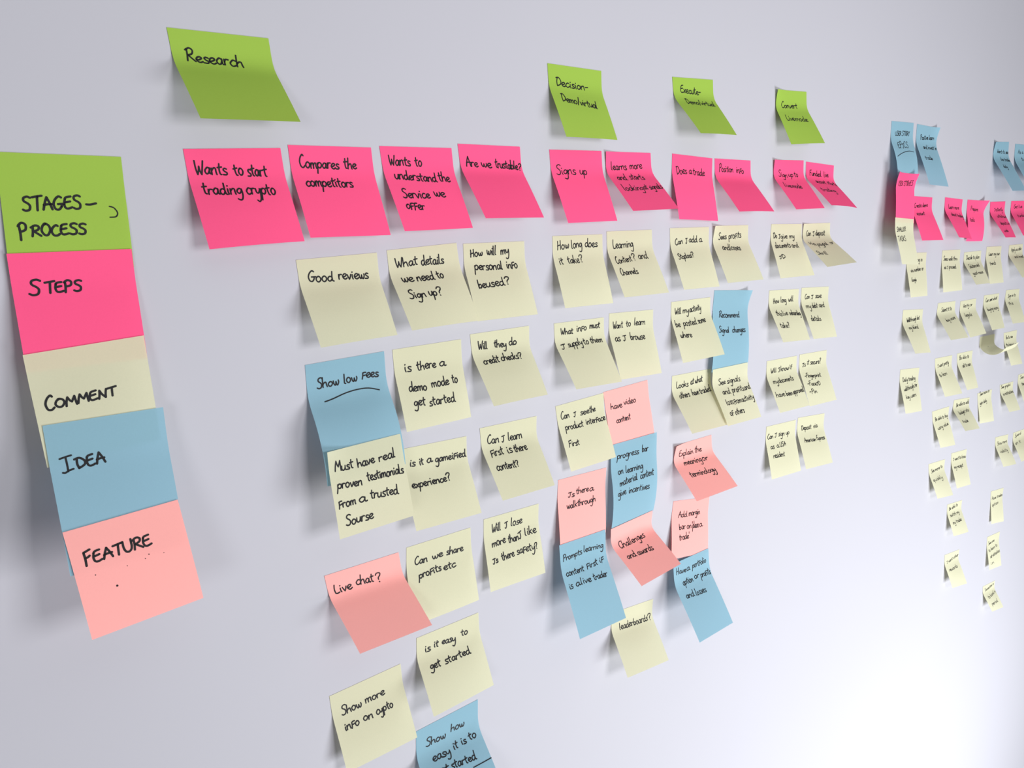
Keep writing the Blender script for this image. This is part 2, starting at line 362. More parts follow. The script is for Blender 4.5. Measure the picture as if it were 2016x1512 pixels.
N('cream', 'cream note reading How will my personal info be used?', 'cream comment notes in the main map',
  (436.92, -17.03, 0.35, 512.96, -17.78, 0.35, -0.98, 0.04, 0.0, 0.0, 21.49, 20.08, -3.0, 76.17),
  [('How', 8.3, 12.9, 23.0, 11.7, 3.6), ('will', 27.8, 11.5, 39.8, 12.1, 4.3), ('my', 45.3, 11.9, 56.2, 11.2, 4.3), ('personal', 11.6, 25.8, 46.0, 26.8, 4.3), ('info', 50.7, 26.0, 65.1, 26.6, 4.3), ('be', 10.8, 44.3, 19.7, 44.4, 4.3), ('used', 20.3, 44.0, 42.8, 43.4, 4.3), ('?', 43.4, 42.8, 49.9, 42.9, 3.6)])
N('blue', 'tall blue note reading Show low fees, underlined, left of the map', 'blue idea notes in the main map',
  (266.92, -110.58, 0.35, 343.32, -108.75, 0.35, -0.78, 0.04, 0.0, 0.0, 32.81, 31.63, -32.0, 106.21),
  [('Show', 9.3, 21.9, 30.0, 21.9, 4.2), ('low', 34.8, 22.2, 47.6, 21.5, 4.2), ('fees', 52.2, 20.5, 68.7, 22.1, 4.2), ('~', 1.1, [(13.8, 34.5), (21.6, 33.3), (33.7, 30.7), (44.7, 29.6), (56.5, 30.3), (66.8, 33.9)])], flat=True)
N('cream', 'cream note reading is there a demo mode to get started', 'cream comment notes in the main map',
  (351.99, -108.55, 0.35, 428.77, -108.09, 0.35, 1.17, -1.27, 0.0, 0.0, 15.08, 14.79, -3.0, 76.97),
  [('is', 10.6, 22.3, 18.2, 22.7, 4.3), ('there', 24.1, 22.8, 45.6, 22.7, 4.3), ('a', 49.4, 22.8, 56.6, 23.2, 4.3), ('demo', 11.2, 41.1, 30.8, 42.6, 4.3), ('mode', 36.4, 41.0, 56.6, 41.4, 4.3), ('to', 60.2, 40.7, 67.0, 41.3, 4.3), ('get', 13.4, 55.1, 25.8, 55.9, 4.3), ('started', 29.7, 57.7, 59.8, 58.5, 4.3)])
N('cream', 'cream note reading Will they do credit checks?', 'cream comment notes in the main map',
  (439.84, -104.72, 0.35, 515.72, -104.55, 0.35, 2.97, -1.31, 0.0, 0.0, 32.93, 32.06, -3.0, 76.37),
  [('Will', 8.3, 16.4, 20.3, 17.0, 3.8), ('they', 28.4, 16.6, 44.7, 17.8, 3.8), ('do', 48.2, 16.7, 58.8, 17.0, 3.8), ('credit', 10.1, 32.6, 30.2, 32.6, 3.8), ('checks', 32.8, 31.8, 56.1, 32.7, 3.8), ('?', 55.9, 33.0, 61.0, 33.2, 3.4)])
N('cream', 'cream note reading Must have real proven testimonials, stuck under Show low fees', 'cream comment notes in the main map',
  (267.74, -183.02, 22.97, 341.88, -181.74, 21.46, -1.17, -3.57, 15.03, 15.14, 13.88, 19.88, -3.0, 74.32),
  [('Must', 5.8, 17.8, 24.4, 18.7, 4.0), ('have', 28.4, 19.5, 46.0, 18.9, 4.0), ('real', 50.3, 19.1, 68.1, 18.7, 4.0), ('proven', 5.7, 32.4, 29.9, 34.8, 4.0), ('testimonials', 35.4, 33.0, 73.3, 34.7, 4.0), ('from', 4.1, 48.8, 20.8, 49.1, 4.0), ('a', 23.8, 49.0, 31.6, 49.6, 4.0), ('trusted', 35.3, 48.3, 63.8, 51.3, 4.0), ('Sourse', 8.1, 64.9, 35.4, 65.2, 4.0)], flat=True, peel=(4, 0))
N('cream', 'cream note reading is it a gameified experience?', 'cream comment notes in the main map',
  (353.84, -203.49, 0.35, 429.37, -206.02, 0.35, -2.37, -2.21, 0.0, 0.0, 25.42, 25.74, -3.0, 78.62),
  [('is', 8.9, 18.0, 15.3, 18.8, 3.8), ('it', 20.0, 19.1, 24.8, 18.6, 3.8), ('a', 28.6, 18.7, 34.8, 18.3, 3.8), ('gameified', 38.1, 19.7, 74.5, 20.1, 3.8), ('experience', 7.0, 39.2, 46.3, 40.0, 3.8), ('?', 46.3, 40.0, 51.3, 39.8, 3.8)])
N('cream', 'cream note reading Can I learn first is there content?', 'cream comment notes in the main map',
  (446.3, -201.32, 0.35, 522.21, -202.61, 0.35, 2.27, -3.66, 0.0, 0.0, 32.67, 34.87, -3.0, 78.03),
  [('Can', 8.2, 17.8, 23.8, 18.7, 4.3), ('I', 27.1, 19.3, 31.3, 19.4, 4.3), ('learn', 36.3, 19.7, 55.4, 19.8, 4.3), ('first', 8.7, 31.9, 25.6, 31.9, 4.3), ('is', 30.5, 32.5, 37.4, 32.5, 4.3), ('there', 39.8, 33.0, 57.8, 33.5, 4.3), ('content', 8.5, 47.3, 34.6, 48.5, 4.3), ('?', 34.5, 48.8, 39.0, 48.5, 3.4)])
N('cream', 'cream note reading Will I lose more than I like Is there safety?', 'cream comment notes in the main map',
  (445.82, -298.96, 0.35, 521.28, -301.46, 0.35, -3.31, -4.23, 0.0, 0.0, 14.07, 16.13, -3.0, 76.83),
  [('Will', 10.9, 16.9, 23.5, 16.6, 4.3), ('I', 28.6, 16.5, 32.9, 16.2, 4.3), ('lose', 37.2, 15.9, 52.9, 16.2, 4.3), ('more', 9.9, 32.1, 28.5, 31.5, 4.3), ('than', 31.7, 33.0, 46.4, 33.0, 4.3), ('I', 46.6, 32.3, 52.1, 31.0, 4.3), ('like', 55.7, 30.8, 71.9, 31.0, 4.3), ('Is', 7.7, 49.2, 15.1, 49.2, 3.4), ('there', 20.2, 49.2, 37.5, 48.1, 4.3), ('safety', 41.0, 47.7, 66.6, 48.1, 4.3), ('?', 66.6, 48.4, 70.6, 48.0, 3.0)])
N('salmon', 'salmon note reading Live chat? at the lower left, lifted off the wall', 'salmon feature notes in the main map',
  (266.71, -302.56, 0.35, 343.49, -303.62, 0.35, 7.57, 5.7, 0.0, 0.0, 47.61, 48.99, -3.0, 78.97),
  [('Live', 6.0, 20.1, 23.4, 20.3, 4.4), ('chat', 27.8, 18.6, 45.8, 20.3, 4.4), ('?', 47.5, 22.4, 53.4, 22.7, 4.6)])
N('cream', 'cream note reading Can we share profits etc, partly behind Live chat?', 'cream comment notes in the main map',
  (352.47, -301.69, 0.35, 428.64, -302.84, 0.35, -4.64, -1.24, 0.0, 0.0, 14.34, 12.75, -3.0, 76.6),
  [('Can', 9.4, 20.0, 23.8, 20.5, 3.8), ('we', 29.2, 20.2, 41.9, 20.3, 3.8), ('share', 45.8, 20.5, 66.1, 21.9, 3.8), ('profits', 12.4, 34.3, 37.8, 33.6, 3.8), ('etc', 40.4, 34.4, 54.9, 34.7, 3.8)])
N('cream', 'cream note reading is it easy to get started', 'cream comment notes in the main map',
  (356.68, -398.96, 0.35, 433.32, -399.29, 0.35, -3.62, -0.47, 0.0, 0.0, 34.21, 24.31, -3.0, 78.13),
  [('is', 9.6, 18.8, 16.3, 19.2, 3.8), ('it', 20.1, 17.6, 25.7, 17.9, 3.8), ('easy', 29.5, 17.8, 46.4, 20.1, 3.8), ('to', 53.2, 17.8, 61.7, 18.5, 3.8), ('get', 11.3, 36.4, 23.5, 37.0, 3.8), ('started', 28.4, 37.6, 59.4, 38.1, 3.8)])
N('cream', 'cream note reading Show more info on crypto at the bottom edge', 'cream comment notes in the main map',
  (260.79, -420.11, 0.35, 336.83, -418.64, 0.35, 3.22, 2.02, 0.0, 0.0, 16.79, 20.78, -3.0, 75.79),
  [('Show', 9.1, 24.4, 30.1, 24.3, 4.0), ('more', 34.3, 23.2, 55.5, 23.3, 4.0), ('info', 8.3, 38.8, 23.6, 39.1, 4.0), ('on', 27.9, 37.9, 38.3, 38.8, 4.0), ('cypto', 42.0, 38.0, 60.7, 37.6, 4.0)])
N('blue', 'blue note reading Show how easy it is to get started, cut by the bottom edge', 'blue idea notes in the main map',
  (348.97, -499.53, 0.35, 426.94, -498.46, 0.35, -3.94, -3.35, 0.0, 0.0, 43.43, 44.0, -3.0, 106.22),
  [('Show', 11.5, 22.8, 35.4, 23.4, 4.2), ('how', 41.5, 20.8, 58.6, 21.7, 4.2), ('easy', 15.8, 39.6, 36.8, 40.7, 4.2), ('it', 40.8, 39.0, 46.5, 39.3, 4.2), ('is', 50.7, 38.7, 57.1, 39.2, 4.2), ('to', 60.8, 38.4, 70.3, 38.1, 4.2), ('get', 13.0, 53.0, 28.6, 54.5, 4.2), ('started', 31.1, 54.7, 60.1, 57.8, 4.2), ('~', 1.1, [(53.3, 63.6), (64.4, 63.9), (75.7, 64.1)])])
N('cream', 'cream note reading How long does it take?', 'cream comment notes in the main map',
  (551.69, -14.2, 0.35, 625.78, -15.04, 0.35, -0.59, 0.48, 0.0, 0.0, 19.95, 16.72, -3.0, 77.22),
  [('How', 7.1, 14.7, 24.4, 13.1, 4.2), ('long', 28.2, 13.7, 44.0, 12.6, 4.4), ('does', 48.4, 12.8, 68.1, 13.4, 4.4), ('it', 7.3, 30.1, 13.5, 29.7, 4.2), ('take', 19.6, 29.7, 37.2, 29.5, 4.2), ('?', 37.7, 29.5, 43.2, 28.9, 4.0)])
N('cream', 'cream note reading Learning Content? and Channels', 'cream comment notes in the main map',
  (632.62, -12.35, 0.35, 708.0, -12.82, 0.35, 0.98, 1.97, 0.0, 0.0, 27.9, 26.49, -3.0, 77.45),
  [('Learning', 9.7, 19.3, 43.3, 18.3, 4.48), ('Content', 8.1, 37.0, 35.2, 35.0, 3.81), ('?', 36.3, 35.1, 42.5, 34.5, 3.81), ('and', 46.9, 33.3, 62.7, 33.3, 4.14), ('Channels', 8.4, 51.4, 37.0, 50.9, 3.58)])
N('cream', 'cream note reading What info must I supply to them', 'cream comment notes in the main map',
  (550.81, -106.09, 0.35, 626.36, -107.22, 0.35, 0.36, 0.23, 0.0, 0.0, 36.15, 29.88, -3.0, 76.99),
  [('What', 9.5, 13.1, 28.0, 13.3, 3.4), ('info', 33.1, 11.8, 49.0, 11.6, 3.7), ('must', 53.3, 10.4, 69.6, 10.7, 3.7), ('I', 6.5, 29.1, 13.3, 29.0, 3.7), ('supply', 17.1, 27.8, 39.4, 26.8, 3.7), ('to', 41.2, 27.8, 49.3, 26.9, 3.7), ('them', 51.5, 27.2, 70.8, 27.5, 3.7)])
N('cream', 'cream note reading Want to learn as I browse', 'cream comment notes in the main map',
  (635.26, -103.84, 0.35, 710.43, -106.65, 0.35, -2.8, -2.23, 0.0, 0.0, 22.56, 17.75, -3.0, 77.07),
  [('Want', 6.9, 18.2, 23.7, 17.3, 3.81), ('to', 28.9, 17.0, 37.3, 16.7, 4.14), ('learn', 43.1, 16.2, 62.3, 16.9, 4.14), ('as', 7.3, 32.7, 16.5, 32.6, 4.14), ('I', 20.6, 32.6, 26.8, 32.9, 4.14), ('browse', 33.5, 33.1, 59.0, 34.1, 4.14)])
N('cream', 'cream note reading Can I see the product interface First', 'cream comment notes in the main map',
  (549.61, -196.94, 0.35, 624.56, -194.35, 0.35, 7.7, 0.63, 0.0, 0.0, 13.81, 20.09, -3.0, 76.04),
  [('Can', 6.2, 16.4, 19.4, 16.5, 3.8), ('I', 25.7, 17.5, 30.0, 17.6, 3.7), ('see', 36.5, 17.8, 51.3, 18.6, 3.7), ('the', 51.9, 18.3, 61.5, 18.2, 3.7), ('product', 9.5, 30.0, 37.9, 31.1, 3.7), ('interface', 42.6, 30.5, 74.8, 31.4, 3.7), ('First', 7.5, 48.7, 24.1, 49.6, 3.2)])
N('salmon', 'salmon note reading have video content above the blue progress bar note', 'salmon feature notes in the main map',
  (624.2, -193.5, 0.35, 699.89, -190.91, 0.35, 8.31, 6.82, 0.0, 0.0, 3.39, 5.83, -3.0, 74.06),
  [('have', 8.8, 23.0, 28.1, 24.0, 3.7), ('video', 31.4, 22.2, 52.6, 22.9, 3.7), ('content', 14.6, 41.1, 39.0, 41.4, 3.7)], flat=True)
N('blue', 'bulging blue note reading progress bar on learning material content give incentives', 'blue idea notes in the main map',
  (633.73, -258.26, 2.81, 711.78, -257.85, 5.07, -4.13, -5.54, 1.0, 3.28, 12.51, 8.83, -22.0, 103.51),
  [('progress', 10.2, 19.1, 46.1, 19.8, 4.14), ('bar', 51.1, 19.5, 61.8, 19.8, 4.14), ('on', 11.0, 37.5, 19.5, 37.5, 4.14), ('learning', 23.6, 38.6, 52.2, 39.1, 4.14), ('material', 12.1, 51.9, 42.2, 50.5, 4.14), ('content', 46.6, 51.1, 70.0, 50.9, 4.14), ('give', 8.3, 63.8, 22.1, 62.8, 4.14), ('incentives', 25.9, 63.7, 62.4, 66.6, 4.14)], flat=True)
N('salmon', 'salmon note reading Is there a walkthrough above the blue Prompts note', 'salmon feature notes in the main map',
  (550.96, -281.75, 0.35, 627.35, -284.79, 0.35, -5.44, -6.18, 0.0, 0.0, 10.27, 7.32, -3.0, 77.58),
  [('Is', 16.1, 23.0, 26.5, 23.8, 3.4), ('there', 28.8, 21.9, 48.9, 22.6, 3.7), ('a', 50.1, 23.3, 57.3, 23.3, 3.7), ('walkthrough', 13.5, 35.9, 59.8, 36.6, 3.7)], flat=True)
N('blue', 'blue note reading Prompts learning content first if is a live trader', 'blue idea notes in the main map',
  (541.88, -353.88, 9.29, 618.5, -357.66, 6.54, -3.55, -6.05, 7.54, 4.63, 27.07, 31.81, -3.0, 104.8),
  [('Prompts', 4.8, 19.3, 35.7, 18.7, 3.4), ('learning', 38.7, 17.7, 72.1, 20.6, 3.7), ('content', 6.0, 37.0, 35.1, 37.8, 3.7), ('first', 40.2, 37.2, 59.1, 37.0, 3.7), ('if', 62.3, 36.5, 70.6, 36.0, 3.7), ('is', 5.7, 51.2, 11.4, 50.9, 3.7), ('a', 16.1, 50.9, 23.6, 50.8, 3.7), ('live', 24.6, 50.7, 41.3, 52.2, 3.7), ('trader', 45.2, 52.0, 68.5, 53.1, 3.7)], flat=True)
N('salmon', 'salmon note reading Challenges and awards under the progress bar note', 'salmon feature notes in the main map',
  (624.83, -358.59, 9.22, 700.58, -355.64, 8.22, 6.98, 3.16, -8.16, -11.6, 50.72, 54.01, -3.0, 79.95),
  [('Challenges', 10.6, 30.2, 57.0, 30.4, 4.14), ('and', 9.7, 45.2, 24.3, 46.6, 4.14), ('awards', 27.6, 46.6, 54.7, 49.1, 4.14)], flat=True)
N('cream', 'cream note reading leaderboards? partly behind the blue Prompts note', 'cream comment notes in the main map',
  (634.59, -473.9, 0.35, 710.44, -481.62, 0.35, -7.01, -7.48, 0.0, 0.0, 36.07, 36.98, -3.0, 79.36),
  [('leaderboards', 14.1, 24.7, 66.1, 25.5, 4.14), ('?', 66.9, 26.4, 73.7, 25.9, 3.81)])
N('cream', 'cream note reading Can I add a Stoploss?', 'cream comment notes in the main map',
  (740.6, -12.12, 0.35, 815.81, -13.03, 0.35, 0.8, -1.1, 0.0, 0.0, 23.58, 20.75, -3.0, 76.53),
  [('Can', 9.5, 20.3, 24.4, 18.5, 3.58), ('I', 29.2, 18.6, 33.2, 18.6, 4.14), ('add', 36.2, 17.9, 52.8, 18.0, 4.14), ('a', 56.3, 17.9, 62.5, 17.7, 4.14), ('Stoploss', 8.6, 38.3, 35.3, 36.8, 3.36), ('?', 35.1, 37.1, 40.5, 36.6, 3.36)])
N('cream', 'cream note reading Sees profits and losses', 'cream comment notes in the main map',
  (823.76, -12.04, 0.35, 899.45, -13.24, 0.35, -1.41, 0.28, 0.0, 0.0, 28.52, 28.41, -3.0, 76.33),
  [('Sees', 11.6, 17.3, 29.2, 16.4, 3.81), ('profits', 33.9, 16.9, 60.9, 15.3, 4.14), ('and', 16.2, 30.9, 30.9, 32.1, 4.14), ('losses', 32.1, 31.9, 54.0, 32.4, 4.14)], peel=(4, 0))
N('cream', 'cream note reading Will my activity be posted some where', 'cream comment notes in the main map',
  (743.78, -100.7, 0.35, 820.89, -101.46, 0.35, -0.96, 0.39, 0.0, 0.0, 21.97, 25.91, -3.0, 76.57),
  [('Will', 7.0, 16.0, 19.3, 15.9, 3.58), ('my', 22.2, 15.8, 33.8, 15.8, 4.14), ('activity', 34.8, 15.7, 57.6, 14.3, 4.14), ('be', 5.5, 32.0, 14.0, 31.7, 4.14), ('posted', 19.7, 31.6, 44.4, 32.0, 4.14), ('some', 47.7, 31.3, 62.9, 30.6, 4.14), ('where', 8.0, 45.9, 28.8, 46.9, 4.14)])
N('blue', 'blue note reading Recommend Signal changes between cream notes', 'blue idea notes in the main map',
  (829.13, -93.39, 0.35, 905.07, -99.2, 0.35, -7.01, -5.82, 0.0, 0.0, 11.05, 11.42, -14.0, 106.16),
  [('Recommend', 13.7, 35.1, 57.4, 36.0, 3.81), ('Signal', 11.9, 54.7, 33.3, 55.3, 3.58), ('changes', 39.8, 55.8, 68.7, 56.0, 4.14)], flat=True, peel=(0, 6))
N('cream', 'cream note reading Looks at what others have traded', 'cream comment notes in the main map',
  (745.95, -193.16, 0.35, 823.74, -195.17, 0.35, -1.72, 0.24, 0.0, 0.0, 37.48, 33.34, -3.0, 77.93),
  [('Looks', 8.6, 16.8, 31.8, 16.8, 3.81), ('at', 35.8, 15.4, 42.8, 15.5, 4.14), ('what', 44.8, 15.3, 59.9, 14.1, 4.14), ('others', 10.5, 30.5, 29.9, 30.5, 4.14), ('have', 35.1, 30.1, 48.1, 30.1, 4.14), ('traded', 50.0, 30.3, 72.3, 29.2, 4.14)])
N('cream', 'cream note reading See signals and profits, stuck under the Recommend note', 'cream comment notes in the main map',
  (817.91, -194.61, 8.28, 893.71, -195.54, 8.87, -1.22, -0.72, -2.27, -0.39, 29.93, 27.0, -3.0, 76.94),
  [('See', 12.5, 22.6, 27.5, 22.5, 3.81), ('signals', 30.7, 22.6, 59.2, 22.9, 4.14), ('and', 15.1, 35.6, 30.8, 36.4, 4.14), ('profits', 35.5, 36.0, 60.7, 36.8, 4.14), ('and', 61.9, 36.5, 75, 35.8, 4.14), ('loss', 14.6, 50.4, 28.7, 50.6, 4.14), ('from', 30.3, 51.6, 46.2, 51.3, 4.14), ('activity', 47.2, 51.5, 75, 50.6, 4.14), ('of', 13.4, 65.0, 21.2, 64.9, 4.14), ('others', 24.3, 65.4, 44.8, 65.0, 4.14)], flat=True)
N('salmon', 'salmon note reading Explain the meaning or terminology, lifted off the wall', 'salmon feature notes in the main map',
  (750.62, -284.66, 0.35, 827.65, -285.62, 0.35, -4.79, 3.85, 0.0, 0.0, 46.43, 45.62, -3.0, 78.3),
  [('Explain', 9.9, 16.3, 38.5, 17.2, 3.7), ('the', 41.2, 17.7, 55.2, 17.9, 4.14), ('meaning', 16.2, 29.2, 48.8, 31.0, 4.14), ('or', 50.2, 31.0, 60.9, 31.5, 4.14), ('terminology', 14.5, 47.0, 60.2, 49.5, 4.14)], peel=(4, 0))
N('salmon', "salmon note reading Add margin bar on 'place a trade'", 'salmon feature notes in the main map',
  (750.03, -358.87, 0.35, 825.38, -372.29, 0.35, -10.32, -8.27, 0.0, 0.0, 10.0, 8.6, -3.0, 75.5),
  [('Add', 13.5, 22.6, 31.5, 22.8, 3.7), ('margin', 35.3, 22.6, 58.9, 21.6, 4.14), ('bar', 15.4, 38.8, 28.4, 38.3, 4.14), ('on', 31.3, 39.0, 40.8, 38.7, 4.14), ("'place", 41.7, 39.1, 55.7, 39.3, 4.14), ('a', 57.5, 39.5, 64.2, 38.8, 4.14), ("trade'", 15.3, 52.6, 37.1, 51.7, 4.14)], flat=True)
N('blue', 'blue note reading Have a portfolio option or profits and losses', 'blue idea notes in the main map',
  (738.75, -439.25, 9.7, 815.34, -441.31, 7.4, -3.16, -2.22, 7.0, 5.96, 37.03, 34.62, -3.0, 103.39),
  [('Have', 5.5, 16.0, 26.2, 17.5, 3.81), ('a', 27.2, 17.3, 34.4, 17.5, 4.14), ('portfolio', 39.4, 17.1, 69.7, 17.3, 4.14), ('option', 15.5, 33.0, 36.6, 33.3, 4.14), ('or', 40.5, 31.7, 50.9, 32.5, 4.14), ('profits', 53.5, 33.7, 75, 34.6, 4.14), ('and', 11.8, 49.4, 27.8, 50.4, 4.14), ('losses', 31.0, 51.4, 52.5, 52.9, 4.14)], flat=True)
N('cream', 'cream note reading Do I give my documents and ID', 'cream comment notes in the main map',
  (953.25, -13.56, 0.35, 1029.24, -15.48, 0.35, -4.07, 0.76, 0.0, 0.0, 22.39, 24.96, -3.0, 76.29),
  [('Do', 6.5, 19.2, 15.5, 18.3, 3.6), ('I', 18.6, 19.4, 23.1, 19.3, 3.84), ('give', 23.7, 19.9, 40.1, 19.6, 3.84), ('my', 44.8, 19.4, 57.5, 19.5, 3.84), ('documents', 6.8, 33.0, 42.5, 32.7, 3.84), ('and', 45.5, 33.2, 61.7, 33.7, 3.84), ('ID', 8.9, 48.7, 22.3, 48.8, 2.88)])
N('cream', 'cream note sticking far out, reading Can I deposit via paypal or Skrill', 'cream comment notes in the main map',
  (1031.58, -15.42, 0.35, 1106.34, -16.07, 0.35, -0.41, 1.65, 0.0, 0.0, 47.88, 51.73, -3.0, 76.66),
  [('Can', 9.9, 17.3, 23.1, 16.5, 3.6), ('I', 28.0, 17.5, 33.2, 17.2, 3.84), ('deposit', 35.4, 17.3, 61.5, 17.7, 3.84), ('via', 7.5, 31.5, 21.6, 34.5, 3.84), ('paypal', 24.6, 36.1, 52.8, 35.7, 3.84), ('or', 61.3, 34.8, 71.6, 33.9, 3.84), ('Skrill', 4.8, 52.5, 27.9, 54.7, 3.36)], peel=(2, 0))
N('cream', 'cream note reading How long will this live onboarding take?', 'cream comment notes in the main map',
  (953.07, -103.78, 0.35, 1028.24, -107.59, 0.35, -3.04, -2.6, 0.0, 0.0, 29.92, 25.4, -3.0, 76.24),
  [('How', 11.4, 18.6, 25.7, 17.5, 3.36), ('long', 29.9, 17.7, 44.4, 17.6, 3.84), ('will', 49.3, 16.8, 62.8, 16.9, 3.84), ('this', 10.3, 36.4, 23.4, 37.7, 3.84), ('live', 25.9, 37.6, 39.1, 37.1, 3.84), ('onboarding', 43.3, 37.3, 72.9, 38.8, 3.84), ('take?', 7.9, 54.9, 30.9, 56.1, 3.84)])
N('cream', 'cream note reading Can I save my debit card details', 'cream comment notes in the main map',
  (1035.35, -106.68, 0.35, 1110.74, -110.55, 0.35, -2.41, -2.44, 0.0, 0.0, 26.41, 20.55, -3.0, 77.59),
  [('Can', 10.5, 16.7, 24.1, 15.9, 3.36), ('I', 28.0, 16.7, 33.9, 16.8, 3.84), ('save', 39.2, 15.7, 56.6, 16.0, 3.84), ('my', 9.8, 30.1, 23.4, 30.6, 3.84), ('debit', 25.9, 30.8, 42.0, 30.8, 3.84), ('card', 45.8, 30.2, 61.3, 30.7, 3.84), ('details', 10.9, 50.1, 38.3, 51.2, 3.84)])
N('cream', 'cream note reading Will I know if my documents have been approved', 'cream comment notes in the main map',
  (952.61, -203.32, 0.35, 1029.66, -205.8, 0.35, -3.23, -1.39, 0.0, 0.0, 29.15, 27.63, -3.0, 76.32),
  [('Will', 10.9, 18.6, 24.9, 18.3, 3.36), ('I', 29.5, 18.8, 34.3, 18.4, 3.84), ('know', 35.5, 18.2, 55.8, 18.5, 3.84), ('if', 58.3, 18.1, 65.7, 16.8, 3.84), ('my', 10.6, 34.0, 22.9, 34.7, 3.84), ('documents', 24.2, 34.4, 61.0, 34.9, 3.84), ('have', 5.9, 54.0, 26.5, 54.9, 3.84), ('been', 29.7, 55.3, 45.3, 55.4, 3.84), ('approved', 46.8, 54.9, 75, 54.6, 3.84)])
N('cream', 'cream note reading Is it secure? with a dashed list below', 'cream comment notes in the main map',
  (1037.21, -205.27, 0.35, 1113.58, -208.27, 0.35, -2.32, -2.43, 0.0, 0.0, 23.31, 23.31, -3.0, 78.71),
  [('Is', 8.9, 19.1, 17.9, 19.1, 3.36), ('it', 21.9, 17.6, 28.4, 16.9, 3.84), ('secure?', 31.0, 17.9, 60.3, 18.7, 3.84), ('-Fingerprint', 9.8, 35.8, 52.7, 39.1, 3.12), ('-FaceID', 10.6, 48.3, 44.5, 51.5, 3.12), ('-Pin', 9.4, 60.5, 29.5, 62.1, 3.12)])
N('cream', 'cream note reading Can I sign up as a USA resident', 'cream comment notes in the main map',
  (956.43, -299.79, 0.35, 1033.91, -304.06, 0.35, -2.99, -4.86, 0.0, 0.0, 15.72, 17.06, -3.0, 77.11),
  [('Can', 4.5, 19.0, 18.7, 19.1, 3.6), ('I', 22.3, 18.9, 28.3, 18.8, 3.84), ('sign', 32.0, 18.3, 47.9, 19.6, 3.84), ('up', 51.6, 19.0, 60.3, 19.3, 3.84), ('as', 9.4, 34.3, 18.9, 34.4, 3.84), ('a', 24.9, 34.6, 31.0, 34.6, 3.84), ('USA', 33.4, 34.5, 48.1, 34.7, 3.12), ('resident', 12.5, 47.9, 41.2, 49.1, 3.84)])
N('cream', 'cream note reading Deposit via American Express', 'cream comment notes in the main map',
  (1039.51, -302.2, 0.35, 1115.85, -309.08, 0.35, -5.14, -5.98, 0.0, 0.0, 22.27, 23.59, -3.0, 78.5),
  [('Deposit', 11.9, 20.3, 39.9, 20.4, 3.6), ('via', 45.4, 20.2, 57.7, 20.0, 3.84), ('American', 13.7, 39.4, 45.4, 40.2, 3.36), ('Express', 48.3, 39.8, 71.5, 40.2, 3.36)])
N('blue', 'tall blue note reading USER STORY EPICS, underlined, leftmost of the far map', 'blue epic notes in the far map',
  (1278.69, 136.88, 0.35, 1354.63, 137.57, 0.35, -1.66, -0.04, 0.0, 0.0, 22.77, 19.12, -24.0, 98.72),
  [('USER STORY', 14.7, 21.6, 63.8, 20.5, 3.12), ('EPICS', 18.5, 42.1, 54.9, 40.2, 4.8), ('~', 1, [(7.0, 56.2), (27.0, 50.1), (51.3, 46.3), (68.4, 47.4)])], flat=True)
N('blue', 'tall blue note hanging right of the USER STORY EPICS note', 'blue epic notes in the far map',
  (1367.0, 136.59, 0.35, 1442.81, 133.73, 0.35, -1.8, -0.97, 0.0, 0.0, 23.25, 21.84, -3.0, 103.68),
  [('Positive learn', 16.6, 23.2, 66.7, 20.4, 3.6), ('and invest in', 22.9, 38.4, 74.4, 37.4, 3.6), ('trade', 16.7, 58.0, 45.3, 57.3, 3.6)], peel=(0, 5.5))
N('blue', 'blue note alone near the right edge above the far pink row', 'blue epic notes in the far map',
  (1693.13, 119.39, 0.35, 1767.65, 121.91, 0.35, -0.14, 3.81, 0.0, 0.0, 32.86, 29.6, -3.0, 103.63),
  [('Wants to see', 19.5, 20.3, 75, 23.0, 3.6), ('live trades', 32.3, 35.9, 75, 38.9, 3.6), ('daily', 26.0, 51.7, 45.4, 53.2, 3.6)], peel=(4, 0))
N('blue', 'blue note cut by the right edge of the picture', 'blue epic notes in the far map',
  (1801.28, 119.35, 0.35, 1877.59, 118.92, 0.35, 0.57, 1.79, 0.0, 0.0, 30.75, 29.81, -3.0, 106.35),
  [('As a', 18.5, 18.3, 46.6, 17.8, 3.6), ('to', 36.2, 31.7, 47.9, 31.8, 3.6)])
N('pink', 'pink note reading USER STORIES stuck under the blue EPICS note', 'pink story notes in the far map',
  (1268.06, 58.15, 16.45, 1342.12, 54.95, 13.54, -3.95, -2.15, 6.22, 1.37, 6.17, 5.57, -3.0, 78.48),
  [('USER STORIES', 8.7, 21.6, 67.0, 18.3, 3.36)], flat=True, peel=(7, 7))
N('cream', 'cream note reading SMALLER TASKS hanging under USER STORIES', 'cream task notes in the far map',
  (1260.18, -12.45, 24.01, 1336.29, -16.99, 18.77, -3.53, -3.79, 3.65, 2.98, 18.32, 15.59, -3.0, 75.26),
  [('SMALLER', 6.8, 22.1, 44.0, 20.2, 3.0), ('TASKS', 5.9, 37.7, 39.1, 36.1, 3.6)], flat=True)
N('pink', 'pink note reading Create demo account beside the USER STORIES note', 'pink story notes in the far map',
  (1370.3, 20.84, 0.35, 1443.64, 17.8, 0.35, -3.7, -0.27, 0.0, 0.0, 23.63, 26.0, -3.0, 77.92),
  [('Create demo', 7.6, 19.1, 60.6, 15.8, 3.6), ('account', 12.1, 31.9, 43.2, 31.0, 3.6)])
N('pink', 'pink note, second of the far pink row, slanting beneath the straight one', 'pink story notes in the far map',
  (1495.15, 17.8, 0.35, 1570.75, 13.21, 0.35, 0.15, -6.59, 0.0, 0.0, 31.51, 26.76, -3.0, 77.87),
  [('Learn more', 16.5, 19.2, 63.3, 18.7, 3.6), ('about trading', 19.7, 32.8, 75, 34.7, 3.6)])
